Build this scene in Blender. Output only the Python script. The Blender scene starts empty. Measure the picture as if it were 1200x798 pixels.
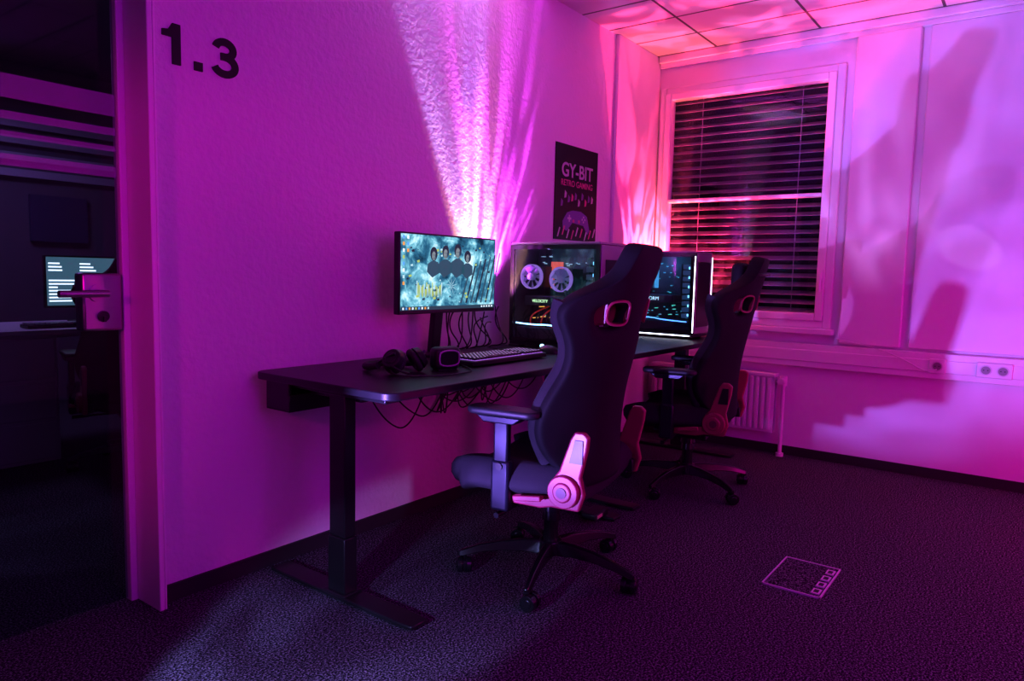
import bpy,bmesh,math,random
from mathutils import Vector,Matrix,Euler
random.seed(3)
SC=bpy.context.scene
COL=SC.collection
XF=4.5685; H=2.5515

# ------------------------------------------------------------------ materials
MATS={}
def M(name,col=(.5,.5,.5),rough=.5,metal=0.,emit=None,es=0.,bump=None,spec=.5,coat=0.):
    if name in MATS: return MATS[name]
    m=bpy.data.materials.new(name); m.use_nodes=True
    nt=m.node_tree; b=nt.nodes['Principled BSDF']
    b.inputs['Base Color'].default_value=(*col,1); b.inputs['Roughness'].default_value=rough
    b.inputs['Metallic'].default_value=metal
    b.inputs['Specular IOR Level'].default_value=spec
    b.inputs['Coat Weight'].default_value=coat
    if emit:
        b.inputs['Emission Color'].default_value=(*emit,1); b.inputs['Emission Strength'].default_value=es
    if bump:
        tc=nt.nodes.new('ShaderNodeTexCoord'); n=nt.nodes.new('ShaderNodeTexNoise'); n.inputs['Scale'].default_value=bump[0]
        n.inputs['Detail'].default_value=3
        bp=nt.nodes.new('ShaderNodeBump'); bp.inputs['Strength'].default_value=bump[1]; bp.inputs['Distance'].default_value=bump[2] if len(bump)>2 else .004
        nt.links.new(tc.outputs['Object'],n.inputs['Vector']); nt.links.new(n.outputs['Fac'],bp.inputs['Height']); nt.links.new(bp.outputs[0],b.inputs['Normal'])
    MATS[name]=m; return m
def glass(name,tint=(.9,.95,1),gl=.08):
    m=bpy.data.materials.new(name); m.use_nodes=True; nt=m.node_tree
    nt.nodes.clear(); o=nt.nodes.new('ShaderNodeOutputMaterial'); mx=nt.nodes.new('ShaderNodeMixShader')
    t=nt.nodes.new('ShaderNodeBsdfTransparent'); g=nt.nodes.new('ShaderNodeBsdfGlossy')
    t.inputs[0].default_value=(*tint,1); g.inputs['Roughness'].default_value=.02; mx.inputs[0].default_value=gl
    nt.links.new(t.outputs[0],mx.inputs[1]); nt.links.new(g.outputs[0],mx.inputs[2]); nt.links.new(mx.outputs[0],o.inputs[0])
    return m
def frosted(name,col,fac):
    m=bpy.data.materials.new(name); m.use_nodes=True; nt=m.node_tree
    nt.nodes.clear(); o=nt.nodes.new('ShaderNodeOutputMaterial'); mx=nt.nodes.new('ShaderNodeMixShader')
    t=nt.nodes.new('ShaderNodeBsdfTransparent'); g=nt.nodes.new('ShaderNodeBsdfDiffuse')
    g.inputs[0].default_value=(*col,1); mx.inputs[0].default_value=fac
    nt.links.new(t.outputs[0],mx.inputs[1]); nt.links.new(g.outputs[0],mx.inputs[2]); nt.links.new(mx.outputs[0],o.inputs[0])
    return m
m_wall=M('plaster_wall',(.78,.72,.78),.75,bump=(42,.6,.006))
m_wall2=M('smooth_panel',(.80,.77,.82),.45,bump=(8,.05))
m_white=M('white_lacquer',(.82,.80,.82),.35)
m_base=M('dark_skirting',(.02,.018,.022),.7)
m_black=M('black_plastic',(.012,.012,.014),.38)
m_blackg=M('black_gloss',(.012,.012,.015),.18)
m_metal=M('black_metal',(.02,.02,.024),.32,.3)
m_steel=M('brushed_steel',(.42,.40,.43),.32,1.)
m_fabric=M('dark_fabric',(.018,.015,.022),.85,bump=(350,.5,.002))
m_suede=M('black_suede',(.007,.006,.009),.75,bump=(500,.3,.001),spec=.3)
m_bracket=M('cover_pink_light_tint',(.34,.035,.09),.35)  # pink room light on the covers is put into their base colour
m_armp=M('armrest_rubber',(.015,.015,.02),.5)
m_arm=M('armrest_post_metal',(.020,.020,.034),.32,.4)
m_desk=M('desk_laminate',(.014,.013,.017),.40,bump=(200,.08,.001))
m_case=M('silver_case',(.32,.30,.33),.32,.5)
m_cased=M('dark_case',(.02,.02,.025),.3,.3)
m_board=M('circuit_board',(.012,.016,.022),.5)
m_ink=M('sign_black',(.006,.005,.007),.5)
m_night=M('night_outside',(.004,.004,.008),.9)
m_slat=M('blind_slat',(.40,.34,.38),.45)
m_cable=M('cable_black',(.015,.015,.015),.5)
m_rad=M('radiator_enamel',(.75,.72,.75),.4)
g_clear=glass('clear_glass',(.9,.94,.97),.05)
g_door=glass('dark_door_glass',(.72,.74,.82),.03)
g_win=glass('window_glass',(.9,.9,.95),.04)
def E(name,col,s): return M(name,(.01,.01,.01),.5,emit=col,es=s)
e_cyan=E('led_cyan',(.35,.75,1),5); e_white=E('led_white',(.75,.8,1),6)
e_orange=E('led_orange',(1,.5,.1),1.2); e_blue=E('led_blue',(.1,.3,1),3)

def carpet():
    m=bpy.data.materials.new('speckled_carpet'); m.use_nodes=True; nt=m.node_tree; b=nt.nodes['Principled BSDF']
    tc=nt.nodes.new('ShaderNodeTexCoord'); n=nt.nodes.new('ShaderNodeTexNoise'); n.inputs['Scale'].default_value=165; n.inputs['Detail'].default_value=3; n.inputs['Roughness'].default_value=.7
    r=nt.nodes.new('ShaderNodeValToRGB'); r.color_ramp.elements[0].position=.47; r.color_ramp.elements[0].color=(.008,.007,.010,1)
    r.color_ramp.elements[1].position=.71; r.color_ramp.elements[1].color=(.42,.38,.47,1)
    bp=nt.nodes.new('ShaderNodeBump'); bp.inputs['Strength'].default_value=.5; bp.inputs['Distance'].default_value=.004
    L=nt.links; L.new(tc.outputs['Object'],n.inputs['Vector']); L.new(n.outputs['Fac'],r.inputs[0]); L.new(r.outputs[0],b.inputs['Base Color'])
    L.new(n.outputs['Fac'],bp.inputs['Height']); L.new(bp.outputs[0],b.inputs['Normal']); b.inputs['Roughness'].default_value=.95; b.inputs['Specular IOR Level'].default_value=.1
    return m
m_carpet=carpet()
def ceilmat():
    m=bpy.data.materials.new('ceiling_tiles'); m.use_nodes=True; nt=m.node_tree; b=nt.nodes['Principled BSDF']
    tc=nt.nodes.new('ShaderNodeTexCoord'); br=nt.nodes.new('ShaderNodeTexBrick'); br.offset=0
    br.inputs['Scale'].default_value=1; br.inputs['Brick Width'].default_value=.625; br.inputs['Row Height'].default_value=.312; br.inputs['Mortar Size'].default_value=.008
    br.inputs['Color1'].default_value=(.74,.70,.72,1); br.inputs['Color2'].default_value=(.66,.63,.65,1); br.inputs['Mortar'].default_value=(.08,.07,.08,1)
    mp=nt.nodes.new('ShaderNodeMapping'); mp.inputs['Location'].default_value=(.2,.16,0); mp.inputs['Rotation'].default_value=(0,0,math.pi/2)
    nt.links.new(tc.outputs['Object'],mp.inputs[0]); nt.links.new(mp.outputs[0],br.inputs[0]); nt.links.new(br.outputs['Color'],b.inputs['Base Color'])
    b.inputs['Roughness'].default_value=.6
    return m
m_ceil=ceilmat()

# ------------------------------------------------------------------ helpers
def empty(name,loc=(0,0,0),rz=0.,sc=1.):
    o=bpy.data.objects.new(name,None); o.location=loc; o.rotation_euler=(0,0,rz); o.scale=(sc,)*3; o.empty_display_size=.1
    COL.objects.link(o); return o
def fin(name,bm,mat,parent=None,bevel=0.,seg=2,smooth=True,sub=0,solid=None,loc=None,rot=None):
    bmesh.ops.recalc_face_normals(bm,faces=bm.faces[:]) if solid is None else None
    me=bpy.data.meshes.new(name); bm.to_mesh(me); bm.free()
    o=bpy.data.objects.new(name,me); COL.objects.link(o)
    for mm in (mat if isinstance(mat,(list,tuple)) else [mat]): me.materials.append(mm)
    if parent: o.parent=parent
    if loc: o.location=loc
    if rot: o.rotation_euler=rot
    if solid:
        s=o.modifiers.new('thick','SOLIDIFY'); s.thickness=solid[0]; s.offset=solid[1]
    if bevel>0:
        b=o.modifiers.new('bevel','BEVEL'); b.width=bevel; b.segments=seg; b.limit_method='ANGLE'; b.angle_limit=math.radians(40)
    if sub:
        s=o.modifiers.new('sub','SUBSURF'); s.levels=sub; s.render_levels=sub
    if smooth:
        for p in me.polygons: p.use_smooth=True
        if not sub and not solid:
            try: me.set_sharp_from_angle(angle=math.radians(35))
            except Exception: pass
    return o
def box(bm,c,s,R=None,mi=0):
    r=bmesh.ops.create_cube(bm,size=1); mt=Matrix.Translation(c)@(R.to_4x4() if R else Matrix.Identity(4))@Matrix.Diagonal((*s,1))
    bmesh.ops.transform(bm,matrix=mt,verts=r['verts'])
    if mi:
        for f in {f for v in r['verts'] for f in v.link_faces}: f.material_index=mi
def bx(bm,x0,x1,y0,y1,z0,z1,mi=0): box(bm,((x0+x1)/2,(y0+y1)/2,(z0+z1)/2),(x1-x0,y1-y0,z1-z0),None,mi)
def cyl(bm,p1,p2,r1,r2=None,seg=24,mi=0):
    p1,p2=Vector(p1),Vector(p2); d=p2-p1
    r=bmesh.ops.create_cone(bm,cap_ends=True,segments=seg,radius1=r1,radius2=r1 if r2 is None else r2,depth=d.length)
    q=d.to_track_quat('Z','Y').to_matrix().to_4x4()
    bmesh.ops.transform(bm,matrix=Matrix.Translation((p1+p2)/2)@q,verts=r['verts'])
    if mi:
        for f in {f for v in r['verts'] for f in v.link_faces}: f.material_index=mi
def B(name,mat,parts,parent=None,**k):
    bm=bmesh.new()
    for p in parts: bx(bm,*p)
    return fin(name,bm,mat,parent,**k)
def tube(name,pts,r,mat,parent=None,cyc=False,kind='NURBS'):
    c=bpy.data.curves.new(name,'CURVE'); c.dimensions='3D'; c.bevel_depth=r; c.bevel_resolution=3; c.use_fill_caps=True
    s=c.splines.new(kind); s.points.add(len(pts)-1)
    for i,p in enumerate(pts): s.points[i].co=(*p,1)
    if kind=='NURBS': s.order_u=3; s.use_endpoint_u=not cyc
    s.use_cyclic_u=cyc; s.resolution_u=10
    o=bpy.data.objects.new(name,c); COL.objects.link(o); c.materials.append(mat)
    if parent: o.parent=parent
    return o
def text(name,body,size,loc,rot,mat,parent=None,ext=.001,off=0.,ax='LEFT',sx=1.):
    c=bpy.data.curves.new(name,'FONT'); c.body=body; c.size=size; c.extrude=ext; c.offset=off; c.align_x=ax
    o=bpy.data.objects.new(name,c); COL.objects.link(o); o.location=loc; o.rotation_euler=rot; o.scale=(sx,1,1); c.materials.append(mat)
    if parent: o.parent=parent
    return o
def plate(bm,pts,axis,a0,a1,mi=0):
    def mk(p,a):
        return (a,p[0],p[1]) if axis==0 else ((p[0],a,p[1]) if axis==1 else (p[0],p[1],a))
    v0=[bm.verts.new(mk(p,a0)) for p in pts]; v1=[bm.verts.new(mk(p,a1)) for p in pts]; n=len(pts)
    fs=[bm.faces.new(v0[::-1]),bm.faces.new(v1)]
    for i in range(n): fs.append(bm.faces.new((v0[i],v0[(i+1)%n],v1[(i+1)%n],v1[i])))
    for f in fs: f.material_index=mi
def rrect(x0,x1,y0,y1,r,n=6):
    o=[]
    for cx,cy,a in ((x1-r,y1-r,0),(x0+r,y1-r,90),(x0+r,y0+r,180),(x1-r,y0+r,270)):
        for i in range(n+1):
            t=math.radians(a+90*i/n); o.append((cx+r*math.cos(t),cy+r*math.sin(t)))
    return o
def lerp_tab(tab,z):
    if z<=tab[0][0]: return tab[0][1]
    for (a,va),(b,vb) in zip(tab,tab[1:]):
        if z<=b: return va+(vb-va)*(z-a)/(b-a)
    return tab[-1][1]

# ------------------------------------------------------------------ room shell
X0,YR=-1.6,-3.9
DX0,DX1,DH=.08,1.10,2.1
B('floor',m_carpet,[(X0,XF,YR,0,-.06,0),(X0,XF,0,4.0,-.06,0)],smooth=False)
B('wall_left',m_wall,[(DX1,XF,0,.12,0,H),(X0,DX0,0,.12,0,H),(DX0,DX1,0,.12,DH,H)],smooth=False)
WY0,WY1,WZ0,WZ1=-1.20,-.045,.80,2.34
B('wall_far',m_wall2,[(XF,XF+.14,WY1,.12,0,H),(XF,XF+.14,YR,WY0,0,H),(XF,XF+.14,WY0,WY1,0,WZ0),(XF,XF+.14,WY0,WY1,WZ1,H)],smooth=False)
B('wall_right',m_wall,[(X0,XF,YR-.12,YR,0,H)],smooth=False)
B('wall_back',m_wall,[(X0-.12,X0,YR,4.0,0,H)],smooth=False)
B('ceiling',m_ceil,[(X0,XF,YR,.12,H,H+.06)],smooth=False)
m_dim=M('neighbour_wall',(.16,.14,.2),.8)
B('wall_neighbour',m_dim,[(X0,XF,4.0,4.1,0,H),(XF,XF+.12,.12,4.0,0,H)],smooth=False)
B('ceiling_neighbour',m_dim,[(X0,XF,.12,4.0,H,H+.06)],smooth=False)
B('baseboard_left',m_base,[(DX1+.012,XF,-.012,0,0,.055)],smooth=False)
B('baseboard_far',m_base,[(XF-.012,XF,YR,-.012,0,.055)],smooth=False)
B('trim_1',m_white,[(XF-.05,XF,YR,-.03,H-.045,H),(XF-.025,XF,YR,-.03,H-.075,H-.045)],bevel=.004)
B('trim_2',m_wall2,[(3.98,XF,-.025,0,.055,H)],bevel=.006)
B('trim_3',m_wall2,[(XF-.035,XF,-1.575,-1.25,.72,H-.075)],bevel=.008)
B('trim_4',m_wall2,[(XF-.02,XF,YR,-1.615,.72,H-.075)],bevel=.006)
B('trim_5',m_white,[(1.088,1.104,-.055,.125,0,2.12),(1.104,1.112,-.055,-.0,0,2.12),(DX0-.01,DX0+.005,-.055,.125,0,2.12),(DX0,1.09,-.055,.125,2.1,2.12),
                    (1.066,1.088,.085,.125,0,2.1)],bevel=.003)
# glass door
door=empty('door_1',(0,0,0))
B('glass_leaf',g_door,[(DX0+.01,1.062,.10,.108,.012,2.095)],door,smooth=False)
B('frosted_bands',frosted('frosted_film',(.65,.6,.75),.28),[(DX0+.01,1.062,.0985,.0995,a,b) for a,b in ((1.535,1.60),(1.478,1.500),(1.43,1.446),(1.352,1.384))],door,smooth=False)
B('lock_case',m_steel,[(.945,1.06,.075,.135,.885,1.06)],door,bevel=.008)
bm=bmesh.new(); cyl(bm,(.985,.075,1.0),(.985,.02,1.0),.011); cyl(bm,(.995,.022,1.0),(.86,.022,1.0),.0105)
cyl(bm,(.985,.075,1.0),(.985,.068,1.0),.026)
fin('lever_handle',bm,m_steel,door)
bm=bmesh.new(); cyl(bm,(1.0,.077,.93),(1.0,.066,.93),.016); box(bm,(1.0,.066,.921),(.007,.014,.016)); fin('lock_cylinder',bm,m_black,door)

# room number
def stroke(bm,pts,w,y0,y1):
    n=len(pts); L_=[];R_=[]
    for i,p in enumerate(pts):
        a=pts[max(0,i-1)]; b=pts[min(n-1,i+1)]; dx,dz=b[0]-a[0],b[1]-a[1]; l=math.hypot(dx,dz); nx,nz=-dz/l*w/2,dx/l*w/2
        L_.append((p[0]+nx,p[1]+nz)); R_.append((p[0]-nx,p[1]-nz))
    for i in range(n-1):
        plate(bm,[L_[i],L_[i+1],R_[i+1],R_[i]],1,y0,y1)
bm=bmesh.new()
ox,oz=1.160,1.708
plate(bm,[(ox+px,oz+pz) for px,pz in ((0,.080),(0,.098),(.020,.101),(.033,.122),(.058,.122),(.058,0),(.031,0),(.031,.080))],1,-.006,0)
plate(bm,[(1.262,oz-.002),(1.290,oz-.002),(1.290,oz+.025),(1.262,oz+.025)],1,-.006,0)
cx3=1.368
up=[(cx3+.031*math.cos(math.radians(a)),oz+.087+.0235*math.sin(math.radians(a))) for a in range(172,-91,-12)]
lo=[(cx3+.0375*math.cos(math.radians(a)),oz+.036+.0275*math.sin(math.radians(a))) for a in range(90,-173,-12)]
stroke(bm,up,.0235,-.006,0); stroke(bm,[(cx3-.014,oz+.063)]+[(cx3,oz+.0635)]+lo[1:],.0235,-.0061,0)
fin('room_number_sign',bm,m_ink,smooth=False)

# ------------------------------------------------------------------ window
win=empty('window_1',(0,0,0))
def frame(x0,x1,y0,y1,z0,z1,w):
    return [(x0,x1,y0,y0+w,z0,z1),(x0,x1,y1-w,y1,z0,z1),(x0,x1,y0+w,y1-w,z1-w,z1),(x0,x1,y0+w,y1-w,z0,z0+w)]
B('outer_frame',m_white,frame(XF-.03,XF+.06,WY0,WY1,WZ0,WZ1,.045),win,bevel=.005)
B('sash_frame',m_white,frame(XF-.045,XF+.03,-1.155,-.085,.845,2.30,.045)+[(XF-.04,XF+.03,-1.11,-.13,1.585,1.607)],win,bevel=.006)
B('glass_pane',g_win,[(XF+.0,XF+.006,-1.12,-.12,.88,2.26)],win,smooth=False)
bm=bmesh.new(); z=.9
R=Matrix.Rotation(math.radians(-26),3,'Y')
while z<2.27:
    box(bm,(XF+.07,-.62,z),(.060,1.04,.003),R); z+=.054
for y in (-.32,-.95): bx(bm,XF+.038,XF+.040,y-.002,y+.002,.86,2.3)
fin('blind_slats',bm,m_slat,win,smooth=False)
B('night_backdrop',m_night,[(XF+.16,XF+.17,-1.5,.3,.6,2.5)],win,smooth=False)
B('window_sill',m_white,[(XF-.07,XF+.0,-1.22,-.03,.765,.80)],win,bevel=.006)
bm=bmesh.new(); cyl(bm,(XF-.055,-1.132,1.02),(XF-.055,-1.132,1.13),.008); box(bm,(XF-.05,-1.132,1.12),(.02,.02,.05)); fin('window_handle',bm,m_white,win)

B('cable_duct',m_white,[(XF-.057,XF-.002,YR+.01,-.05,.565,.705),(XF-.064,XF-.057,YR+.01,-.05,.60,.67)],bevel=.005)
def outlet(y,n):
    o=empty('power_outlet',(XF-.066,y,.637))
    B('plate',M('outlet_plate',(.8,.78,.8),.3),[(-.006,.002,-.04*n,.04*n,-.04,.04)],o,bevel=.004)
    for i in range(n):
        yy=(i-(n-1)/2)*.075
        bm=bmesh.new(); cyl(bm,(-.004,yy,0),(-.009,yy,0),.027,.027); fin('socket_ring',bm,M('outlet_ring',(.62,.6,.62),.3),o)
        bm=bmesh.new(); cyl(bm,(-.005,yy,0),(-.0095,yy,0),.021,.021)
        fin('socket_well',bm,M('outlet_dark',(.25,.24,.25),.4),o)
        bm=bmesh.new(); cyl(bm,(-.0085,yy-.009,0),(-.0105,yy-.009,0),.003,seg=10); cyl(bm,(-.0085,yy+.009,0),(-.0105,yy+.009,0),.003,seg=10); fin('socket_holes',bm,m_ink,o)
outlet(-1.77,1); outlet(-2.03,2)
tube('outlet_cable',[(XF-.075,-1.77,.62),(XF-.10,-1.72,.60),(XF-.09,-1.62,.66),(XF-.08,-1.45,.72),(XF-.085,-1.25,.75)],.003,m_rad)
# radiator
rad=empty('radiator',(0,0,0))
bm=bmesh.new(); y=-.90
bx(bm,XF-.10,XF-.09,-.92,-.10,.14,.50); bx(bm,XF-.05,XF-.04,-.92,-.10,.14,.50)
while y<-.11: bx(bm,XF-.113,XF-.10,y,y+.022,.16,.485); y+=.036
bx(bm,XF-.112,XF-.035,-.925,-.095,.49,.51)
bx(bm,XF-.04,XF-.0,-.75,-.72,.2,.45); bx(bm,XF-.04,XF-.0,-.25,-.22,.2,.45)
fin('panels',bm,m_rad,rad,bevel=.003)
bm=bmesh.new(); cyl(bm,(XF-.075,-.965,0),(XF-.075,-.965,.47),.012); cyl(bm,(XF-.075,-.965,.46),(XF-.075,-.92,.46),.011); cyl(bm,(XF-.075,-.965,.44),(XF-.075,-.965,.50),.021)
cyl(bm,(XF-.075,-.965,.47),(XF-.14,-.965,.47),.019); cyl(bm,(XF-.075,-.965,0),(XF-.075,-.965,.02),.024)
fin('valve_pipe',bm,m_rad,rad)

# floor socket box
fb=empty('floor_socket_box',(2.69,-1.575,0))
m_pale=M('pale_metal_trim',(.75,.7,.78),.4)
B('lid_frame',m_pale,[(-.155,.155,-.10,-.095,0,.006),(-.155,.155,.095,.10,0,.006),(-.155,-.150,-.10,.10,0,.006),(.150,.155,-.10,.10,0,.006)],fb)
B('lid_carpet',m_carpet,[(-.149,.149,-.094,.094,0,.004)],fb,smooth=False)
bm=bmesh.new()
for i in range(4): bx(bm,-.13+i*.068,-.085+i*.068,-.09,-.062,.003,.0075)
fin('cable_outlets',bm,m_pale,fb)
bm=bmesh.new()
for i in range(4): bx(bm,-.122+i*.068,-.095+i*.068,-.084,-.068,.005,.0082)
fin('outlet_slots',bm,m_ink,fb)

# ------------------------------------------------------------------ desks
def desk(x0,x1,name='desk',y0=-.715,y1=-.03,tray=True,white=False,legs=(.085,.07)):
    d=empty(name,(x0,0,0)); L=x1-x0
    mt=m_white if white else m_desk; mf=m_white if white else m_metal
    bm=bmesh.new(); plate(bm,rrect(0,L,y0,y1,.045),2,.705,.73); fin('table_top',bm,mt,d,bevel=.004,seg=3)
    yc=(y0+y1)/2-.03
    for i,xx in enumerate((legs[0],L-legs[1])):
        bm=bmesh.new()
        plate(bm,[(xx-.035,y0-.045),(xx+.035,y0-.045),(xx+.04,y0),(xx+.04,y1-.03),(xx-.04,y1-.03),(xx-.04,y0)],2,.006,.02)
        for yy in (y0,y1-.08): cyl(bm,(xx,yy,0),(xx,yy,.008),.018)
        fin('foot',bm,mf,d,bevel=.004)
        bm=bmesh.new(); bx(bm,xx-.027,xx+.027,yc-.042,yc+.042,.018,.21); bx(bm,xx-.024,xx+.024,yc-.038,yc+.038,.21,.685)
        bx(bm,xx-.04,xx+.04,yc-.055,yc+.055,.018,.026); fin('lifting_column',bm,mf,d,bevel=.006)
        B('cross_bracket',mf,[(xx-.03,xx+.03,y0+.08,y1-.06,.682,.705)],d,bevel=.004)
    B('frame_rails',mf,[(legs[0],L-legs[1],yc-.09,yc-.06,.665,.705),(legs[0],L-legs[1],yc+.06,yc+.09,.665,.705)],d,bevel=.003)
    if tray:
        B('cable_tray',m_black,[(.03,L-.03,y1-.16,y1-.04,.60,.608),(.03,L-.03,y1-.165,y1-.155,.60,.66),(.03,L-.03,y1-.045,y1-.035,.60,.705),(.03,.045,y1-.16,y1-.04,.60,.705)],d,bevel=.003)
        B('control_box',m_black,[(.10,.34,y1-.28,y1-.18,.66,.705)],d,bevel=.006)
    return d
desk(1.44,2.855); desk(2.885,4.315)

# ------------------------------------------------------------------ gaming chair
BEND=[(.385,.03),(.44,.07),(.50,.125),(.60,.15),(.70,.125),(.80,.085),(.88,.09),(.94,.125),(.99,.14),(1.03,.11),(1.06,.065),(1.10,.025),(1.16,.008),(1.22,.0)]
def chair(loc,rz,star,pillow=False,name='gaming_chair',sc=1.,rec=.115):
    c=empty(name,loc,rz,sc)
    rows=[(.385,.12),(.42,.18),(.48,.235),(.56,.265),(.64,.268),(.72,.252),(.80,.238),(.87,.248),(.925,.270),(.965,.286),(1.005,.284),(1.035,.25),(1.065,.19),(1.10,.150),(1.145,.132),(1.18,.118),(1.198,.09)]
    us=[-1,-.93,-.80,-.64,-.32,0,.32,.64,.80,.93,1]
    def by(z,u):
        return -.178-(z-.42)*rec+lerp_tab(BEND,z)*abs(u)**1.9 + (.02*math.sin((z-.4)*6))
    bm=bmesh.new(); V=[[bm.verts.new((u*w,by(z,u),z)) for u in us] for z,w in rows]
    for i in range(len(rows)-1):
        for j in range(len(us)-1):
            if rows[i][0] in (.925,.965) and j in (3,6): continue
            bm.faces.new((V[i][j],V[i][j+1],V[i+1][j+1],V[i+1][j]))
    bmesh.ops.recalc_face_normals(bm,faces=bm.faces[:])
    bm.faces.ensure_lookup_table()
    if bm.faces[40].normal.y<0: bmesh.ops.reverse_faces(bm,faces=bm.faces[:])
    fin('backrest',bm,m_suede,c,sub=2,solid=(.062,-1))
    bm=bmesh.new(); rr=[r for r in rows if .42<=r[0]<=.925]; uu=[-.72,-.4,0,.4,.72]
    V=[[bm.verts.new((u*w,by(z,u)+.012+.012*(1-abs(u)),z)) for u in uu] for z,w in rr]
    for i in range(len(rr)-1):
        for j in range(len(uu)-1): bm.faces.new((V[i][j],V[i][j+1],V[i+1][j+1],V[i+1][j]))
    bmesh.ops.recalc_face_normals(bm,faces=bm.faces[:]); bm.faces.ensure_lookup_table()
    if bm.faces[4].normal.y<0: bmesh.ops.reverse_faces(bm,faces=bm.faces[:])
    fin('back_cushion',bm,m_fabric,c,sub=2,solid=(.03,-1))
    for s in (-1,1):
        pts=[(s*w,by(z,1),z) for z,w in rows if .48<=z<=1.02]
        tube('side_bolster',[(p[0]-s*.012,p[1]-.018,p[2]) for p in pts],.030,m_fabric,c)
        u0,u1=.30,.65
        def P(z,u,w,dy): return (s*u*w,by(z,u)+dy,z)
        for dy in (.004,-.066):
            loop=[P(.932,u0+.03,.272,dy),P(.928,.47,.272,dy),P(.935,u1-.03,.272,dy),P(.965,u1-.01,.285,dy),P(1.002,u1-.03,.283,dy),P(1.009,.48,.282,dy),P(1.003,u0+.03,.282,dy),P(.965,u0+.01,.285,dy)]
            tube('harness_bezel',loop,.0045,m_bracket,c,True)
        bm=bmesh.new()
        A=[P(.935,u0+.01,.272,0),P(.935,u1-.01,.272,0),P(1.002,u1-.01,.283,0),P(1.002,u0+.01,.282,0)]
        va=[bm.verts.new(p) for p in A]; vb=[bm.verts.new((p[0],p[1]-.062,p[2])) for p in A]
        for i in range(4): bm.faces.new((va[i],va[(i+1)%4],vb[(i+1)%4],vb[i]))
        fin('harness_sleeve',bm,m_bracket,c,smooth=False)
    if pillow:
        bm=bmesh.new(); box(bm,(0,by(1.11,0)+.05,1.10),(.24,.07,.13)); fin('head_pillow',bm,m_suede,c,bevel=.03,seg=4)
        tube('pillow_strap',[(-.13,by(1.12,0)+.03,1.10),(-.155,by(1.12,0)-.03,1.105),(-.10,by(1.12,0)-.075,1.11),(.1,by(1.12,0)-.075,1.11),(.155,by(1.12,0)-.03,1.105),(.13,by(1.12,0)+.03,1.10)],.007,m_black,c)
    ys=[-.19,-.16,-.05,.08,.19,.25,.275]; ws=[.215,.235,.25,.262,.265,.25,.225]; dz=[.0,.0,0,0,.002,-.012,-.035]
    uu=[-1,-.92,-.72,-.35,0,.35,.72,.92,1]
    bm=bmesh.new(); V=[[bm.verts.new((u*w,y,.435+z+.045*abs(u)**5*(1 if y<.2 else .45)-.008*(1-u*u))) for u in uu] for y,w,z in zip(ys,ws,dz)]
    for i in range(len(ys)-1):
        for j in range(len(uu)-1): bm.faces.new((V[i][j],V[i][j+1],V[i+1][j+1],V[i+1][j]))
    bmesh.ops.recalc_face_normals(bm,faces=bm.faces[:]); bm.faces.ensure_lookup_table()
    if bm.faces[4].normal.z<0: bmesh.ops.reverse_faces(bm,faces=bm.faces[:])
    fin('seat_cushion',bm,m_fabric,c,sub=2,solid=(.105,-1))
    for s in (-1,1):
        tube('seat_bolster',[(s*.215,-.15,.420),(s*.232,-.05,.425),(s*.238,.1,.427),(s*.228,.21,.415),(s*.205,.255,.395)],.048,m_fabric,c)
    for s in (-1,1):
        a0,a1=(s*.262,s*.285) if s>0 else (s*.285,s*.262)
        arm=[(-.225,.345),(-.13,.345),(-.09,.335),(.02,.335),(.03,.36),(-.07,.378),(-.125,.43),(-.155,.47),(-.190,.575),(-.205,.60),(-.235,.60),(-.252,.585),(-.248,.545),(-.228,.455),(-.242,.40)]
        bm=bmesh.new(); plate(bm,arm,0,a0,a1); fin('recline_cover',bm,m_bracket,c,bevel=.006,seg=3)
        bm=bmesh.new(); cyl(bm,(s*.262,-.175,.405),(s*.302,-.175,.405),.058,.052); cyl(bm,(s*.300,-.175,.405),(s*.308,-.175,.405),.034,.030)
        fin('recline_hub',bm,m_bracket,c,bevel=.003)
        bm=bmesh.new(); cyl(bm,(s*.307,-.175,.405),(s*.311,-.175,.405),.017); fin('hub_cap',bm,M('hub_cap_dark',(.12,.02,.05),.4),c)
        bm=bmesh.new(); plate(bm,[(-.235,.50),(-.190,.50),(-.208,.575),(-.235,.575)],0,s*.284 if s>0 else s*.289,s*.289 if s>0 else s*.284); fin('cover_inlay',bm,m_black,c)
        B('recline_frame',m_metal,[(min(s*.235,s*.265),max(s*.235,s*.265),-.22,-.05,.35,.40)],c,bevel=.004)
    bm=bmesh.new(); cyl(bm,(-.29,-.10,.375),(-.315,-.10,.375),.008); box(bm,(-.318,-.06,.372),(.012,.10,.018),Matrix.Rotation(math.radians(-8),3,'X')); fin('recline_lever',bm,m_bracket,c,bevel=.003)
    for s in (-1,1):
        xo=s*.298; yo=.045
        bm=bmesh.new()
        box(bm,(s*.225,yo,.323),(.17,.06,.022)); fin('arm_bracket',bm,m_metal,c,bevel=.005)
        bm=bmesh.new(); box(bm,(xo,yo,.395),(.036,.068,.17)); fin('arm_sleeve',bm,m_arm,c,bevel=.010,seg=3)
        bm=bmesh.new(); box(bm,(xo,yo,.545),(.028,.054,.17)); fin('arm_post',bm,m_arm,c,bevel=.007,seg=3)
        bm=bmesh.new(); cyl(bm,(xo+s*.018,yo,.46),(xo+s*.023,yo,.46),.012); fin('arm_button',bm,m_black,c)
        bm=bmesh.new(); plate(bm,[(-.055,.605),(.055,.605),(.085,.628),(-.085,.628)],0,xo-.034,xo+.034)
        bmesh.ops.translate(bm,verts=bm.verts,vec=(0,yo,0)); fin('arm_support',bm,m_arm,c,bevel=.004)
        bm=bmesh.new(); plate(bm,rrect(xo-.046-s*.004,xo+.046-s*.004,yo-.135,yo+.125,.035),2,.628,.652); fin('arm_pad',bm,m_armp,c,bevel=.009,seg=4)
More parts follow.
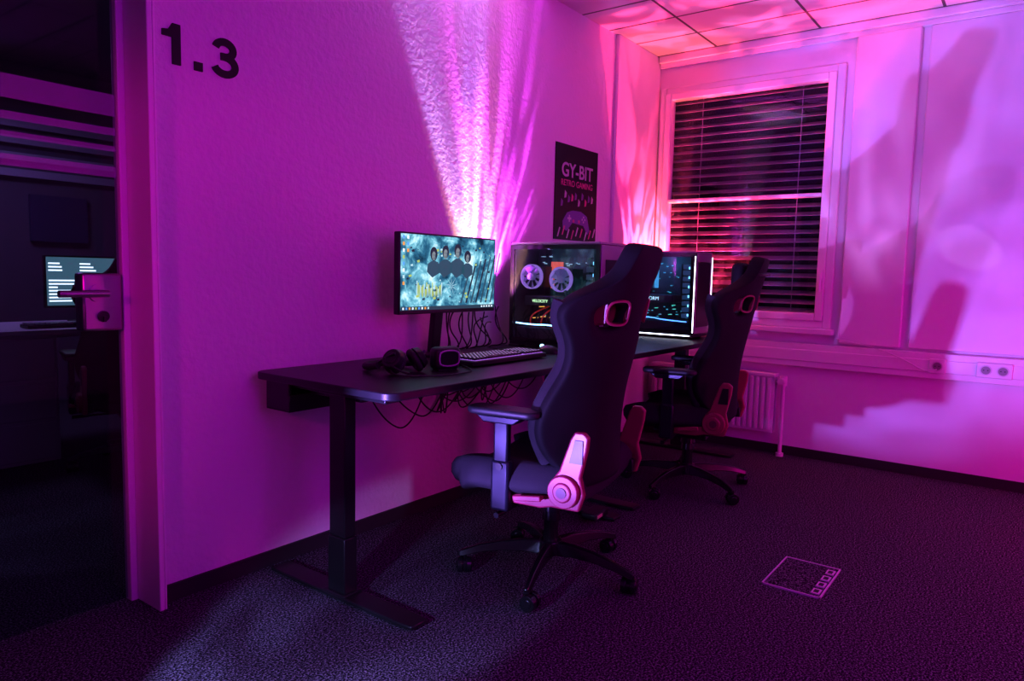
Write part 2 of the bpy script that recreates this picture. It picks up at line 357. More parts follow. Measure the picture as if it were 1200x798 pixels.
    bm=bmesh.new(); box(bm,(0,.0,.315),(.20,.26,.035)); box(bm,(0,-.01,.285),(.10,.18,.04)); box(bm,(0,.0,.328),(.42,.05,.012)); box(bm,(0,.12,.328),(.40,.03,.012)); fin('tilt_mechanism',bm,m_metal,c,bevel=.006)
    bm=bmesh.new(); cyl(bm,(-.05,.04,.295),(-.27,.06,.29),.006); cyl(bm,(-.22,.057,.292),(-.30,.062,.288),.010); cyl(bm,(0,.09,.28),(0,.14,.275),.02); cyl(bm,(.05,.04,.295),(.25,.06,.29),.006); fin('levers',bm,m_black,c)
    bm=bmesh.new(); cyl(bm,(0,0,.17),(0,0,.28),.015); cyl(bm,(0,0,.10),(0,0,.20),.027); cyl(bm,(0,0,.20),(0,0,.235),.034,.03); cyl(bm,(0,0,.235),(0,0,.27),.038,.034); fin('gas_lift',bm,m_blackg,c,bevel=.002)
    bm=bmesh.new(); cyl(bm,(0,0,.075),(0,0,.125),.05,.042)
    for k in range(5):
        a=math.radians(star+72*k)-rz; ca,sa=math.cos(a),math.sin(a)
        secs=[]
        for r,w,h,z in ((.03,.05,.050,.098),(.10,.042,.042,.103),(.18,.036,.034,.10),(.26,.031,.028,.088),(.32,.026,.024,.070),(.335,.02,.02,.066)):
            secs.append([bm.verts.new((ca*r-sa*w/2*i,sa*r+ca*w/2*i,z+h/2*j)) for i,j in ((-1,-1),(1,-1),(.55,1),(-.55,1))])
        for q in range(len(secs)-1):
            for e in range(4): bm.faces.new((secs[q][e],secs[q][(e+1)%4],secs[q+1][(e+1)%4],secs[q+1][e]))
        bm.faces.new(secs[-1]); bm.faces.new(secs[0][::-1])
    fin('star_base',bm,m_blackg,c,bevel=.004,seg=3)
    bm=bmesh.new()
    for k in range(5):
        a=math.radians(star+72*k)-rz; p=Vector((math.cos(a)*.315,math.sin(a)*.315,0)); b=a+random.uniform(-.9,.9)
        ax=Vector((math.cos(b),math.sin(b),0)); q=p+Vector((-ax.y,ax.x,0))*.012
        for s in (-1,1):
            cyl(bm,q+ax*s*.007+Vector((0,0,.029)),q+ax*s*.026+Vector((0,0,.029)),.029,.027)
            cyl(bm,q+ax*s*.026+Vector((0,0,.029)),q+ax*s*.029+Vector((0,0,.029)),.017,.014)
        cyl(bm,q-ax*.008+Vector((0,0,.029)),q+ax*.008+Vector((0,0,.029)),.024); cyl(bm,p+Vector((0,0,.03)),p+Vector((0,0,.07)),.009)
    fin('castors',bm,m_blackg,c,bevel=.003)
    return c
chair((2.135,-.83,0),math.radians(8),56)
chair((3.49,-.78,0),math.radians(11),28,True)

# ------------------------------------------------------------------ monitor
def wallpaper():
    m=bpy.data.materials.new('screen_wallpaper'); m.use_nodes=True; nt=m.node_tree; nt.nodes.clear()
    o=nt.nodes.new('ShaderNodeOutputMaterial'); e=nt.nodes.new('ShaderNodeEmission'); tc=nt.nodes.new('ShaderNodeTexCoord')
    n=nt.nodes.new('ShaderNodeTexNoise'); n.inputs['Scale'].default_value=11; n.inputs['Detail'].default_value=9; n.inputs['Distortion'].default_value=.35; n.inputs['Roughness'].default_value=.62
    r=nt.nodes.new('ShaderNodeValToRGB'); cr=r.color_ramp
    cr.elements[0].position=.32; cr.elements[0].color=(.006,.02,.045,1); cr.elements[1].position=.68; cr.elements[1].color=(.60,.78,.86,1)
    a=cr.elements.new(.45); a.color=(.025,.11,.19,1); a=cr.elements.new(.55); a.color=(.14,.36,.45,1)
    L=nt.links; L.new(tc.outputs['Object'],n.inputs[0]); L.new(n.outputs['Fac'],r.inputs[0]); L.new(r.outputs[0],e.inputs[0]); e.inputs[1].default_value=1.7
    L.new(e.outputs[0],o.inputs[0]); return m
m_wp=wallpaper()
def quad(bm,pts,y,mi=0):
    f=bm.faces.new([bm.verts.new((p[0],y,p[1])) for p in pts]); f.material_index=mi
def ell(bm,cx,cz,rx,rz_,y,mi=0,n=20,a0=0,a1=360):
    quad(bm,[(cx+rx*math.cos(math.radians(a0+(a1-a0)*i/n)),cz+rz_*math.sin(math.radians(a0+(a1-a0)*i/n))) for i in range(n)],y,mi)
mon=empty('computer_monitor',(2.295,-.17,0))
W2=.305; z0,z1=.915,1.242
bm=bmesh.new(); bx(bm,-W2,W2,-.012,.018,z0,z1); bx(bm,-.17,.17,.018,.05,.97,1.17); fin('bezel_housing',bm,m_black,mon,bevel=.004)
bm=bmesh.new(); quad(bm,[(-W2+.007,z0+.016),(W2-.007,z0+.016),(W2-.007,z1-.007),(-W2+.007,z1-.007)],-.0135); fin('screen_panel',bm,m_wp,mon,smooth=False)
sm=[E('scr_skin',(.24,.30,.32),1.0),E('scr_hair',(.012,.03,.05),1.0),E('scr_cloth',(.03,.10,.15),1.),E('scr_pale',(.50,.74,.82),1.1),E('scr_yellow',(.50,.62,.18),1.0),E('scr_bar',(.02,.06,.09),1.2),E('scr_icon',(.75,.85,.95),1.3),E('scr_blue',(.1,.35,.8),1.3),E('scr_orange',(.9,.35,.08),1.2)]
bm=bmesh.new(); Y=-.0142
for k in range(22):
    x=-.21+k*.007; h=.05*random.random(); quad(bm,[(x,.985+.03*random.random()),(x+.005,.98),(x+.007,1.0+h),(x+.001,1.0+h)],Y,4 if k%3 else 3)
for k in range(7):
    x=.06+k*.034; quad(bm,[(x,.955),(x+.010,.955),(x+.075,1.12+.01*k),(x+.065,1.12+.01*k)],Y,1 if k%2 else 2)
for k in range(80):
    x=random.uniform(-.27,.27); z=random.uniform(.95,1.2); s=random.uniform(.004,.014)
    quad(bm,[(x,z),(x+s,z+.2*s),(x+.8*s,z+.9*s),(x-.3*s,z+.6*s)],Y-.0002,random.choice([1,2,3,3,4]))
Y=-.0147
for cx,cz,s,hw,hh in ((-.110,1.155,.80,.027,.036),(-.038,1.165,.88,.023,.031),(.040,1.172,.95,.024,.030),(.105,1.15,.78,.029,.034)):
    quad(bm,[(cx-.050*s,cz-.085*s),(cx-.01*s,cz-.115*s),(cx+.045*s,cz-.09*s),(cx+.044*s,cz-.045*s),(cx+.012*s,cz-.028*s),(cx-.012*s,cz-.028*s),(cx-.044*s,cz-.045*s)],Y,2)
    ell(bm,cx,cz+.007*s,hw*s,hh*s,Y-.0003,1); ell(bm,cx,cz-.003*s,.015*s,.023*s,Y-.0006,0)
    for e in (-1,1): ell(bm,cx+e*.006*s,cz+.001*s,.003*s,.0018*s,Y-.0009,1,8)
    quad(bm,[(cx-.005*s,cz-.015*s),(cx+.005*s,cz-.015*s),(cx+.003*s,cz-.018*s),(cx-.003*s,cz-.018*s)],Y-.0009,1)
    quad(bm,[(cx+.006*s,cz-.024*s),(cx+.015*s,cz-.006*s),(cx+.013*s,cz+.012*s),(cx+.008*s,cz-.004*s)],Y-.0008,2)
for k in range(9):
    a=k*.7; quad(bm,[(.0,1.03),(.012*math.cos(a),1.03+.012*math.sin(a)),(.045*math.cos(a+.2),1.03+.045*math.sin(a+.2))],Y-.001-.0001*k,3)
Y=-.0165
quad(bm,[(-W2+.007,z0+.016),(W2-.007,z0+.016),(W2-.007,z0+.031),(-W2+.007,z0+.031)],Y,5)
for k in range(9): quad(bm,[(-.29+k*.018,z0+.019),(-.281+k*.018,z0+.019),(-.281+k*.018,z0+.028),(-.29+k*.018,z0+.028)],Y-.0003,[6,7,8,6,4,7,6,8,3][k])
for k in range(5): quad(bm,[(.20+k*.018,z0+.020),(.21+k*.018,z0+.020),(.21+k*.018,z0+.027),(.20+k*.018,z0+.027)],Y-.0003,6)
for k in range(8): quad(bm,[(-.29,1.215-k*.026),(-.279,1.215-k*.026),(-.279,1.228-k*.026),(-.29,1.228-k*.026)],Y-.0003,[7,8,6,4,7,6,3,8][k])
for k in range(3): quad(bm,[(-.266,1.215-k*.026),(-.255,1.215-k*.026),(-.255,1.228-k*.026),(-.266,1.228-k*.026)],Y-.0003,[6,7,8][k])
fin('screen_content',bm,sm,mon,smooth=False)
bm=bmesh.new(); box(bm,(0,.07,.87),(.055,.03,.30),Matrix.Rotation(math.radians(6),3,'X')); box(bm,(0,.048,1.05),(.07,.05,.09)); fin('stand_arm',bm,m_metal,mon,bevel=.006)
bm=bmesh.new(); plate(bm,rrect(-.12,.12,-.08,.115,.03),2,.73,.742); fin('stand_base',bm,m_metal,mon,bevel=.004)

# ------------------------------------------------------------------ desktop computers
def fan(bm,c,r):
    c=Vector(c); n=28
    for i in range(n):
        a0,a1=2*math.pi*i/n,2*math.pi*(i+1)/n
        vs=[]
        for a in (a0,a1):
            for rr,x in ((r,-.012),(r*.91,-.012),(r*.91,.012),(r,.012)):
                vs.append(bm.verts.new(c+Vector((x,rr*math.cos(a),rr*math.sin(a)))))
        for e in range(4):
            f=bm.faces.new((vs[e],vs[(e+1)%4],vs[4+(e+1)%4],vs[4+e])); f.material_index=1
    cyl(bm,c+Vector((-.012,0,0)),c+Vector((.010,0,0)),r*.30)
    for k in range(9):
        a=2*math.pi*k/9
        v=[]
        for rr,da,x in ((r*.28,0,-.008),(r*.86,.12,-.009),(r*.86,.62,.006),(r*.28,.55,.006)):
            v.append(bm.verts.new(c+Vector((x,rr*math.cos(a+da),rr*math.sin(a+da)))))
        bm.faces.new(v)
def pc(loc,style):
    w,d,h=(.245,.50,.51)
    o=empty('desktop_computer',loc)
    t=.018
    B('case_shell',m_case,[(0,w,0,d,h-.014,h),(w-t,w,0,d,.03,h-.014),(.012,w-t,.0,.028,.03,h-.014)],o,bevel=.004)
    bm=bmesh.new(); bx(bm,0,w,0,d,.012,.03); bx(bm,.012,w-t,d-t,d,.03,h-.014)
    for yy in (.04,d-.06):
        for xx in (.02,w-.05): bx(bm,xx,xx+.03,yy,yy+.02,0,.012)
    fin('case_base',bm,m_cased,o,bevel=.003)
    B('glass_trim',m_blackg,[(-.004,.010,.0,.022,.03,h-.014),(-.004,.010,d-.02,d,.03,h-.014),(-.004,.004,.022,d-.02,.03,.048),(-.004,.004,.022,d-.02,h-.034,h-.014)],o)
    B('side_glass',g_clear,[(-.004,0,.022,d-.02,.048,h-.034)],o,smooth=False)
    B('interior_back',m_board,[(w-t-.02,w-t-.002,.03,d-t,.03,h-.02),(.0,w-t,.028,.032,.03,h-.02),(0.01,w-t,d-t-.004,d-t,.03,h-.02),(.01,w-t,.03,d-t,h-.02,h-.016)],o,smooth=False)
    B('mainboard',M('mainboard_dark',(.02,.03,.04),.5),[(w-.052,w-.042,.17,.46,.13,.44)],o)
    B('psu_shroud',m_board,[(.02,w-.03,.034,d-.03,.032,.10)],o,bevel=.003)
    bm=bmesh.new(); bx(bm,.05,w-.055,.16,.45,.205,.252); fin('graphics_card',bm,M('gpu_shell',(.05,.05,.06),.3),o,bevel=.005)
    mf=M('fan_blades_%d'%style,(.30,.30,.40),.4,emit=((.30,.30,.75) if style==1 else (.03,.15,.4)),es=.14)
    mr=E('fan_ring_%d'%style,(.50,.28,1) if style==1 else (.1,.5,1),.6)
    bm=bmesh.new(); bh=bmesh.new()
    if style==1:
        fan(bm,(.045,.405,.345),.060); fan(bm,(.045,.235,.335),.060)
        for cy,cz in ((.405,.345),(.235,.335)): bx(bh,.065,.16,cy-.05,cy+.05,cz-.05,cz+.05)
    else:
        fan(bm,(.08,.38,.34),.055)
        bx(bh,.10,.17,.33,.43,.29,.39)
    fin('cooler_fans',bm,[mf,mr],o); fin('heatsinks',bh,m_cased,o)
    bm=bmesh.new()
    for k in range(4): bx(bm,w-.10,w-.045,.318+k*.012,.324+k*.012,.29,.42)
    fin('memory_sticks',bm,E('mem_%d'%style,(1,.15,.12) if style==1 else (.1,.5,1),.8),o)
    bm=bmesh.new()
    for k in range(40 if style==1 else 60):
        y=random.uniform(.05,.46); z=random.choice([.12,.14,.16,.18,.28,.41,.44] if style==1 else [.12,.15,.18,.27,.31,.35,.39,.43])+random.uniform(-.012,.012)
        bx(bm,w-.066,w-.04,y,y+random.uniform(.003,.012),z,z+random.uniform(.002,.006))
    fin('board_leds',bm,E('board_led_%d'%style,(.35,.55,.75) if style==1 else (.08,.6,.8),.9),o)
    bm=bmesh.new()
    for k in range(10):
        y=random.uniform(.16,.44); z=random.uniform(.13,.20); bx(bm,.10,.14,y,y+.008,z,z+.004)
    fin('board_leds_warm',bm,e_orange if style==1 else E('led_teal',(.1,.8,.6),1.),o)
    bm=bmesh.new()
    for k in range(9):
        bx(bm,.05,.11,.05,.10,.12+k*.036,.145+k*.036)
    fin('drive_cage',bm,M('pcrad_%d'%style,(.10,.10,.12),.4,emit=(.05,.12,.2) if style==1 else (.05,.2,.45),es=.25),o,bevel=.002)
    bm=bmesh.new()
    for k in range(6): bx(bm,.045,.05,.055,.062,.13+k*.055,.145+k*.055)
    fin('cage_leds',bm,E('cage_led',(.2,.6,1),2.5),o)
    col=E('strip_%d'%style,(.25,.6,1),5) if style==1 else e_blue
    tube('led_strip',[(.012,.47,.118),(.012,.38,.112),(.012,.27,.118),(.012,.2,.105),(.012,.05,.100)],.0035,col,o)
    if style==1:
        text('gpu_text','VELOCITY',.020,(.046,.40,.221),(math.radians(90),0,math.radians(-90)),E('gputext',(.6,.9,.5),1.6),o)
        cr_=M('cable_red',(.5,.03,.03),.5,emit=(1,.08,.04),es=.15)
        for k in range(7): tube('pc_cable',[(.10,.44-k*.03,.10),(.05,.42-k*.035,.14),(.05,.37-k*.03,.18),(.12,.35-k*.02,.20)],.004,m_cable if k%2 else cr_,o)
        tube('pc_tube',[(.05,.22,.31),(.03,.20,.25),(.04,.14,.25),(.08,.10,.33)],.008,m_cable,o)
    else:
        text('panel_text','STORM',.03,(.02,.33,.22),(math.radians(90),0,math.radians(-90)),E('pctext2',(.5,.8,1),1.5),o)
        tube('front_led',[(-.002,.004,.04),(-.002,.004,h-.03)],.004,e_white,o,kind='POLY')
        tube('front_led',[(w,-.001,.04),(w,-.001,h-.03)],.003,E('led_softwhite',(.8,.75,1),3),o,kind='POLY')
        tube('base_led',[(-.006,.02,.02),(-.006,d-.03,.02)],.003,e_white,o,kind='POLY')
    l=bpy.data.lights.new('case_lamp','POINT'); l.energy=.7 if style==1 else 1.5; l.color=(.45,.4,1) if style==1 else (.08,.4,1); l.shadow_soft_size=.02
    lo_=bpy.data.objects.new('case_lamp',l); COL.objects.link(lo_); lo_.parent=o; lo_.location=(.03,.30,.455)
    B('top_vents',m_black,[(.04,w-.04,.06+.03*k,.075+.03*k,h-.0005,h+.001) for k in range(13)],o,smooth=False)
    B('front_grille',m_metal,[(.05,w-.05,-.003,0,.08,h-.08)] if style==1 else [(.03,w-.03,-.003,0,.07,h-.06)],o,bevel=.002)
    return o
pc((2.83,-.60,.73),1); pc((3.93,-.60,.73),2)

# ------------------------------------------------------------------ keyboard, mouse, headset
kb=empty('keyboard',(2.32,-.43,.73))
bm=bmesh.new(); plate(bm,rrect(-.255,.235,-.080,.078,.01),2,.004,.022); fin('case',bm,m_black,kb,bevel=.003)
B('backlight',E('kb_glow',(.55,.2,1),.8),[(-.228,.228,-.063,.068,.021,.0235)],kb,smooth=False)
bm=bmesh.new()
def keys():
    for r in range(6):
        for c_ in range(22):
            if c_==15 or (r==0 and 4<=c_<=8): continue
            yield -.226+c_*.0206, -.060+r*.0215
for x,y in keys(): bx(bm,x,x+.0175,y,y+.018,.0235,.033)
bx(bm,-.226+4*.0206,-.226+9*.0206-.003,-.060,-.0425,.0235,.033)
fin('keys',bm,M('keycaps',(.04,.035,.05),.4),kb,bevel=.002)
bm=bmesh.new()
for x,y in keys(): bx(bm,x+.006,x+.011,y+.007,y+.012,.033,.0334)
fin('key_legends',bm,E('legend',(.7,.5,1),1.3),kb,smooth=False)
ms=empty('computer_mouse',(2.70,-.42,.73))
bm=bmesh.new(); bmesh.ops.create_uvsphere(bm,u_segments=20,v_segments=12,radius=1)
bmesh.ops.transform(bm,matrix=Matrix.Diagonal((.034,.06,.038,1)),verts=bm.verts)
bmesh.ops.bisect_plane(bm,geom=bm.verts[:]+bm.edges[:]+bm.faces[:],plane_co=(0,0,.001),plane_no=(0,0,-1),clear_outer=True)
fin('shell',bm,m_black,ms)
bm=bmesh.new(); cyl(bm,(-.004,.035,.030),(.004,.035,.030),.009); fin('scroll_wheel',bm,e_cyan,ms)
tube('mouse_cable',[(2.70,-.37,.74),(2.69,-.3,.735),(2.60,-.22,.735),(2.66,-.1,.735)],.0022,m_cable)
# headset lying on the desk: oval ear cups turned inward, headband arching flat behind them
hs=empty('headset',(1.785,-.42,.73),math.radians(-8))
m_pad=M('ear_pad_leather',(.02,.018,.022),.6)
for s in (-1,1):
    ax=Vector((s*.80,-.28,.5)).normalized(); c0=Vector((s*.048,-.01,.046))
    bm=bmesh.new(); cyl(bm,c0+ax*.004,c0+ax*.026,.043,.034,32); cyl(bm,c0+ax*.026,c0+ax*.030,.024,.020,32); fin('ear_cup',bm,m_black,hs,bevel=.005,seg=3)
    u_=ax.cross(Vector((0,0,1))).normalized(); v_=ax.cross(u_)
    tube('ear_pad',[c0-ax*.008+u_*.031*math.cos(t)+v_*.034*math.sin(t) for t in [k*math.pi/6 for k in range(12)]],.0125,m_pad,hs,True)
    tube('yoke',[c0+ax*.018+Vector((0,-.02,.02)),c0+ax*.030+Vector((s*.004,.02,.0)),(s*.088,.06,.022)],.005,m_metal,hs)
tube('headband',[(-.088,.03,.030),(-.094,.075,.020),(-.078,.130,.016),(-.035,.165,.016),(.035,.165,.016),(.078,.130,.016),(.094,.075,.020),(.088,.03,.030)],.0125,m_pad,hs)
tube('mic_boom',[(-.07,-.02,.04),(-.085,-.06,.022),(-.05,-.10,.012)],.004,m_black,hs)
tube('headset_cable',[(-.07,-.02,.02),(-.10,-.06,.006),(-.03,-.14,.005),(.06,-.17,.005),(.16,-.16,.005),(.24,-.10,.005),(.30,.05,.005)],.0028,m_cable,hs)
m_ring=M('ring_white',(.55,.5,.58),.3)
vr=empty('headphone_amplifier',(1.945,-.47,.73),math.radians(-15))
bm=bmesh.new(); box(bm,(0,0,.045),(.108,.06,.082)); fin('body',bm,m_black,vr,bevel=.018,seg=3)
tube('rim',[(-.038,-.031,.018),(.038,-.031,.018),(.044,-.031,.045),(.038,-.031,.074),(-.038,-.031,.074),(-.044,-.031,.045)],.003,m_ring,vr,True)
bm=bmesh.new(); box(bm,(0,0,.003),(.08,.04,.006)); fin('rubber_foot',bm,m_black,vr)

# ------------------------------------------------------------------ cables
cb=empty('desk_cables',(0,0,0))
for k in range(14):
    x=2.40+k*.028
    tube('cable',[(x,-.08,.97+random.uniform(-.12,.05)),(x+random.uniform(-.1,.1),-.05,.86),(x+random.uniform(-.12,.12),-.10-.06*random.random(),.742),(x+random.uniform(-.1,.1),-.02,.735),(x+random.uniform(-.1,.1),-.015,.6),(x+random.uniform(-.2,.1),-.04,.48+random.uniform(-.14,.05)),(x+random.uniform(-.1,.2),-.09,.61)],.0032,m_cable,cb)
for k in range(8):
    x=1.85+k*.12
    tube('hanging_cable',[(x,-.18,.60),(x+.05,-.2,.50+.03*(k%2)),(x+.2,-.2,.44+.03*(k%4)),(x+.3,-.18,.61)],.003,m_cable,cb)
cc=[m_cable,M('cable_pink',(.8,.3,.5),.5),M('cable_orange',(.8,.4,.1),.5),m_cable,M('cable_grey',(.5,.5,.5),.5)]
for k in range(12):
    x=3.1+random.uniform(-.1,.15)
    tube('floor_cable',[(x,-.14,.61),(x+.05,-.2,.35),(x+random.uniform(-.1,.3),-.3,.10),(x+random.uniform(-.2,.4),-.35,.008),(x+random.uniform(.0,.5),-.2+random.uniform(-.1,.1),.008),(x+random.uniform(.2,.7),-.1,.008)],.004,cc[k%5],cb)
ps=empty('power_strip',(3.35,-.22,0),math.radians(8))
bm=bmesh.new(); bx(bm,-.2,.2,-.03,.03,0,.04); fin('body',bm,m_white,ps,bevel=.006)
bm=bmesh.new()
for k in range(6): cyl(bm,(-.16+k*.062,0,.039),(-.16+k*.062,0,.042),.02)
fin('sockets',bm,m_ink,ps)
fp=empty('foot_switch_box',(2.72,-.68,.02),math.radians(5))
bm=bmesh.new(); bx(bm,-.07,.07,-.035,.035,0,.03); fin('body',bm,m_metal,fp,bevel=.006)
bm=bmesh.new(); bx(bm,-.05,.0,-.037,-.034,.008,.022); fin('label',bm,M('label_pale',(.6,.55,.3),.5),fp)

# ------------------------------------------------------------------ poster
po=empty('gaming_poster',(0,0,0))
px0,px1,pz0,pz1=3.345,3.80,1.285,1.815
B('sheet',M('poster_paper',(.006,.005,.010),.4),[(px0,px1,-.006,-.001,pz0,pz1)],po,smooth=False)
RT=(math.radians(90),0,0)
mw=M('poster_white',(.55,.52,.60),.5); mp_=M('poster_pink',(.60,.07,.28),.5); mv=M('poster_violet',(.20,.09,.38),.5)
text('poster_title','GY-BIT',.108,((px0+px1)/2,-.0075,1.640),RT,mw,po,.0006,.002,'CENTER',1.02)
text('poster_subtitle','RETRO GAMING',.048,((px0+px1)/2,-.0075,1.588),RT,mp_,po,.0006,.0008,'CENTER',.98)
bm=bmesh.new(); cx=(px0+px1)/2; Y=-.0068
plate(bm,[(cx-.10,1.44),(cx-.04,1.455),(cx+.05,1.455),(cx+.12,1.43),(cx+.15,1.35),(cx+.13,1.325),(cx+.08,1.375),(cx-.04,1.385),(cx-.10,1.335),(cx-.14,1.35),(cx-.145,1.39)],1,Y-.0006,Y,0)
for k in range(9):
    a=k*.9; x=cx-.20+k*.048; zz=1.30+.012*math.sin(a*2)
    quad(bm,[(x,zz),(x+.012,zz),(x+.035,zz+.05),(x+.022,zz+.055)],Y-.0010,1+(k%2))
for k in range(10):
    x=cx-.17+k*.036; zz=1.47+.05*abs(math.sin(k*1.3)); quad(bm,[(x,zz),(x+.02,zz+.004),(x+.026,zz+.03),(x+.005,zz+.045)],Y-.0003*k-.0004,(0,1,0,2)[k%4])
quad(bm,[(cx-.095,1.402),(cx-.055,1.402),(cx-.055,1.414),(cx-.095,1.414)],Y-.0012,1); quad(bm,[(cx-.081,1.388),(cx-.069,1.388),(cx-.069,1.428),(cx-.081,1.428)],Y-.0014,1)
for dx,dz in ((.065,0),(.095,0),(.08,.014),(.08,-.014)): ell(bm,cx+dx,1.410+dz,.007,.007,Y-.0014,1,10)
ell(bm,cx-.03,1.395,.012,.010,Y-.0014,2,12); ell(bm,cx+.03,1.395,.012,.010,Y-.0014,2,12)
fin('poster_drawing',bm,[mv,mw,mp_],po,smooth=False)

# ------------------------------------------------------------------ neighbouring room content
od=desk(1.15,2.75,'office_desk',2.05,2.75,False,True)
B('drawer_unit',m_white,[(.10,.50,2.12,2.6,0,.70),(.12,.48,2.11,2.12,.02,.22),(.12,.48,2.11,2.12,.24,.44),(.12,.48,2.11,2.12,.46,.68)],od,bevel=.004)
m2=empty('computer_monitor',(2.0,2.45,.733))
B('housing',m_black,[(-.28,.28,0,.03,.09,.40)],m2,bevel=.004)
B('screen',E('scr_code',(.07,.16,.20),1.4),[(-.27,.27,-.003,0,.105,.39)],m2,smooth=False)
bm=bmesh.new()
for k in range(13):
    for j in range(3):
        if random.random()<.2: continue
        x=-.26+j*.17; l=random.uniform(.04,.14); bx(bm,x,x+l,-.005,-.003,.368-k*.02,.377-k*.02)
fin('screen_lines',bm,E('scr_line',(.75,.9,.95),2.6),m2,smooth=False)
B('stand',m_black,[(-.03,.03,.03,.05,.01,.3),(-.12,.12,-.04,.12,0,.012)],m2)
k2=empty('keyboard',(1.72,2.2,.732)); B('case',m_black,[(-.2,.2,-.06,.06,0,.02)],k2,bevel=.004)
bm=bmesh.new()
for r in range(4):
    for q in range(14): bx(bm,-.19+q*.027,-.17+q*.027,-.05+r*.026,-.03+r*.026,.02,.028)
fin('keys',bm,M('keys_grey',(.5,.48,.55),.4),k2)
chair((1.87,1.72,0),math.radians(-15),20,False,sc=.97)
wb=empty('window_blind',(0,0,0))
B('slats',M('pale_slat',(.6,.55,.68),.5),[(.8,3.2,3.95,3.96,z,z+.055) for z in (1.72,1.84,1.96,2.08)],wb,smooth=False)
B('framed_picture',M('frame_pic',(.05,.06,.16),.5),[(2.2,2.6,3.96,3.995,1.25,1.6)])

# ------------------------------------------------------------------ lights
def aim(o,t): o.rotation_euler=(Vector(t)-o.location).to_track_quat('-Z','Y').to_euler()
def gobo(l,scale,lo,hi,dist=1.,st=(1,1,1),base=.25,peak=2.):
    l.use_nodes=True; nt=l.node_tree; e=nt.nodes['Emission']
    tc=nt.nodes.new('ShaderNodeTexCoord'); mp=nt.nodes.new('ShaderNodeMapping'); mp.inputs['Scale'].default_value=st
    n=nt.nodes.new('ShaderNodeTexNoise'); n.inputs['Scale'].default_value=scale; n.inputs['Detail'].default_value=1.; n.inputs['Distortion'].default_value=dist
    r=nt.nodes.new('ShaderNodeMapRange'); r.inputs[1].default_value=lo; r.inputs[2].default_value=hi; r.inputs[3].default_value=base; r.inputs[4].default_value=peak
    r.interpolation_type='SMOOTHSTEP'
    nt.links.new(tc.outputs['Normal'],mp.inputs[0]); nt.links.new(mp.outputs[0],n.inputs[0]); nt.links.new(n.outputs['Fac'],r.inputs[0]); nt.links.new(r.outputs[0],e.inputs['Strength'])
def area(name,loc,t,p,col,sx,sy=None):
    l=bpy.data.lights.new(name,'AREA'); l.energy=p; l.color=col; l.size=sx
    if sy: l.shape='RECTANGLE'; l.size_y=sy
    o=bpy.data.objects.new(name,l); COL.objects.link(o); o.location=loc; aim(o,t); return o
def spot(name,loc,t,p,col,ang,blend=.3,rad=.02,gb=None):
    l=bpy.data.lights.new(name,'SPOT'); l.energy=p; l.color=col; l.spot_size=math.radians(ang); l.spot_blend=blend; l.shadow_soft_size=rad
    o=bpy.data.objects.new(name,l); COL.objects.link(o); o.location=loc; aim(o,t)
    if gb: gobo(l,**gb)
    return o
area('magenta_fill_light',(1.0,-3.4,1.7),(1.6,0,.9),24,(.64,0,1.0),1.4)  # unseen area lamp added as ambient magenta fill
area('pink_room_light',(3.7,-3.4,.8),(2.2,0,.4),18,(1,.0,.52),.9)
spot('uplight_warm',(2.70,-.065,.84),(2.60,.0,1.75),90,(1,.55,.30),40,.6,.012,dict(scale=4,lo=.35,hi=.6,dist=.8,st=(1,1,.3),base=.6,peak=1.8))
spot('uplight_blue',(2.70,-.10,.86),(2.38,-.0,2.5),190,(.42,.36,1),27,.3,.012,dict(scale=4,lo=.35,hi=.65,dist=.6,st=(1,1,.3),base=.4,peak=1.8))
spot('uplight_magenta',(2.72,-.13,.86),(3.10,-.02,2.5),140,(.85,.08,1),58,.5,.01,dict(scale=7,lo=.42,hi=.60,dist=1.4,st=(1,1,.4),base=.2,peak=2.6))
spot('uplight_red',(4.34,-.36,.82),(4.48,-.25,2.5),135,(1,.05,.14),100,.6,.01,dict(scale=4.5,lo=.44,hi=.58,dist=1.8,st=(1,1,.6),base=.3,peak=2.7))
spot('uplight_orange',(4.40,-.16,.80),(4.50,-.06,2.2),65,(1,.24,.04),44,.7,.01)
spot('ceiling_lavender_fill',(3.9,-1.6,.25),(4.1,-1.3,2.55),55,(.60,.36,1),70,.8,.03,dict(scale=5,lo=.42,hi=.60,dist=1.5,st=(1,1,.6),base=.5,peak=1.8))  # unseen lamp added to turn the ceiling more lavender
GR=dict(scale=6,lo=.40,hi=.62,dist=1.6,st=(1,1,.6),base=.75,peak=1.35)
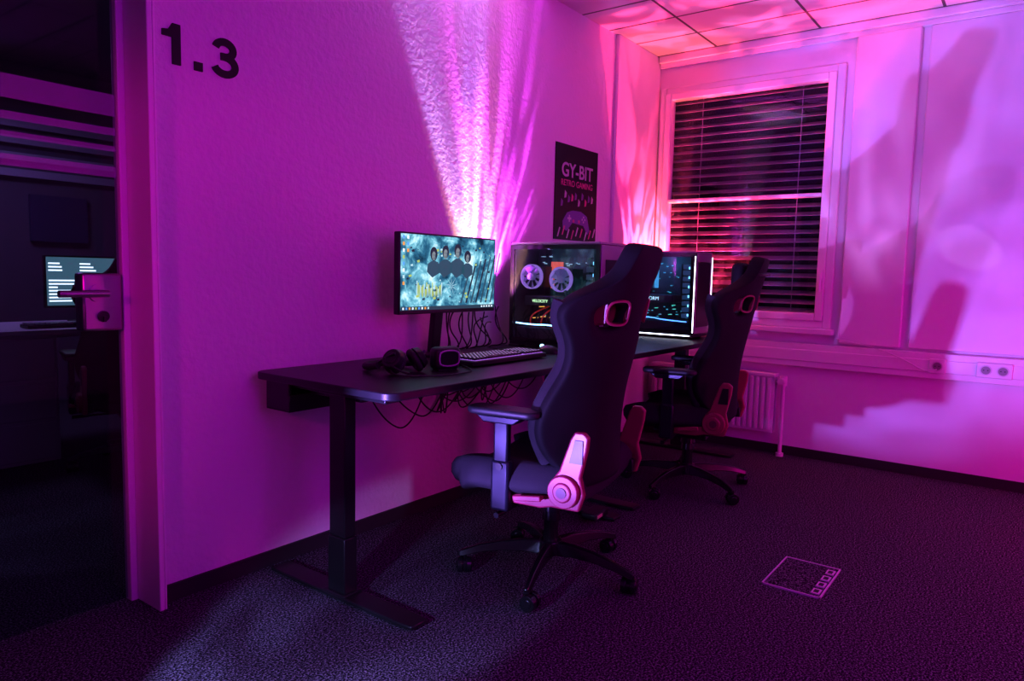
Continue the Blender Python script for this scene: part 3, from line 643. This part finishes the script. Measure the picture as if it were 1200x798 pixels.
spot('doorway_blue_spot',(.30,-.66,.30),(4.57,-1.5,1.45),400,(.33,.20,1),38,.5,.015,GR)
spot('doorway_lavender_spot',(.0,-.46,.75),(4.57,-1.75,1.5),150,(.52,.20,1),28,.4,.015)
spot('doorway_floor_spot',(.30,-.95,.50),(1.15,-.68,0),85,(.36,.38,1),48,.35,.02,dict(scale=5,lo=.4,hi=.6,dist=1,st=(1,1,1),base=.6,peak=1.3))
spot('door_frame_fill_spot',(-.9,-1.3,1.5),(1.09,.0,1.0),45,(1,.0,.5),42,.8,.05)  # unseen pink lamp added to brighten the door jamb
spot('added_glint_spot',(3.2,-3.3,.5),(4.55,-1.87,1.28),26,(.75,.55,1),6,.25,.01)  # narrow added lamp, stands in for a pale reflection on the panel
spot('pink_low_spot',(3.0,-3.3,.25),(4.57,-1.8,.3),32,(1,.0,.40),80,.8,.03)
area('neighbour_light',(1.5,3.0,2.4),(1.6,2.6,0),16,(.45,.25,.8),.6)
w=bpy.data.worlds.new('World'); SC.world=w; w.use_nodes=True
w.node_tree.nodes['Background'].inputs[0].default_value=(.15,.02,.2,1); w.node_tree.nodes['Background'].inputs[1].default_value=.02
SC.view_settings.view_transform='Standard'
SC.view_settings.exposure=.1
SC.view_settings.gamma=.86

# ------------------------------------------------------------------ camera
h,yaw,pit,roll,f=1.0875,.6388,.0933,.0231,838.49
F=Vector((math.cos(yaw)*math.cos(pit),math.sin(yaw)*math.cos(pit),-math.sin(pit)))
Rr=Vector((math.sin(yaw),-math.cos(yaw),0)); U=Rr.cross(F)
c,s=math.cos(roll),math.sin(roll)
cx=Rr*c+U*s
cy=-Rr*s+U*c
cam=bpy.data.cameras.new('camera'); co=bpy.data.objects.new('camera',cam); COL.objects.link(co)
co.matrix_world=Matrix((( cx.x,cy.x,-F.x,0),(cx.y,cy.y,-F.y,-2.2184),(cx.z,cy.z,-F.z,h),(0,0,0,1)))
cam.sensor_width=36; cam.lens=f/1200*36; cam.clip_start=.02
SC.camera=co
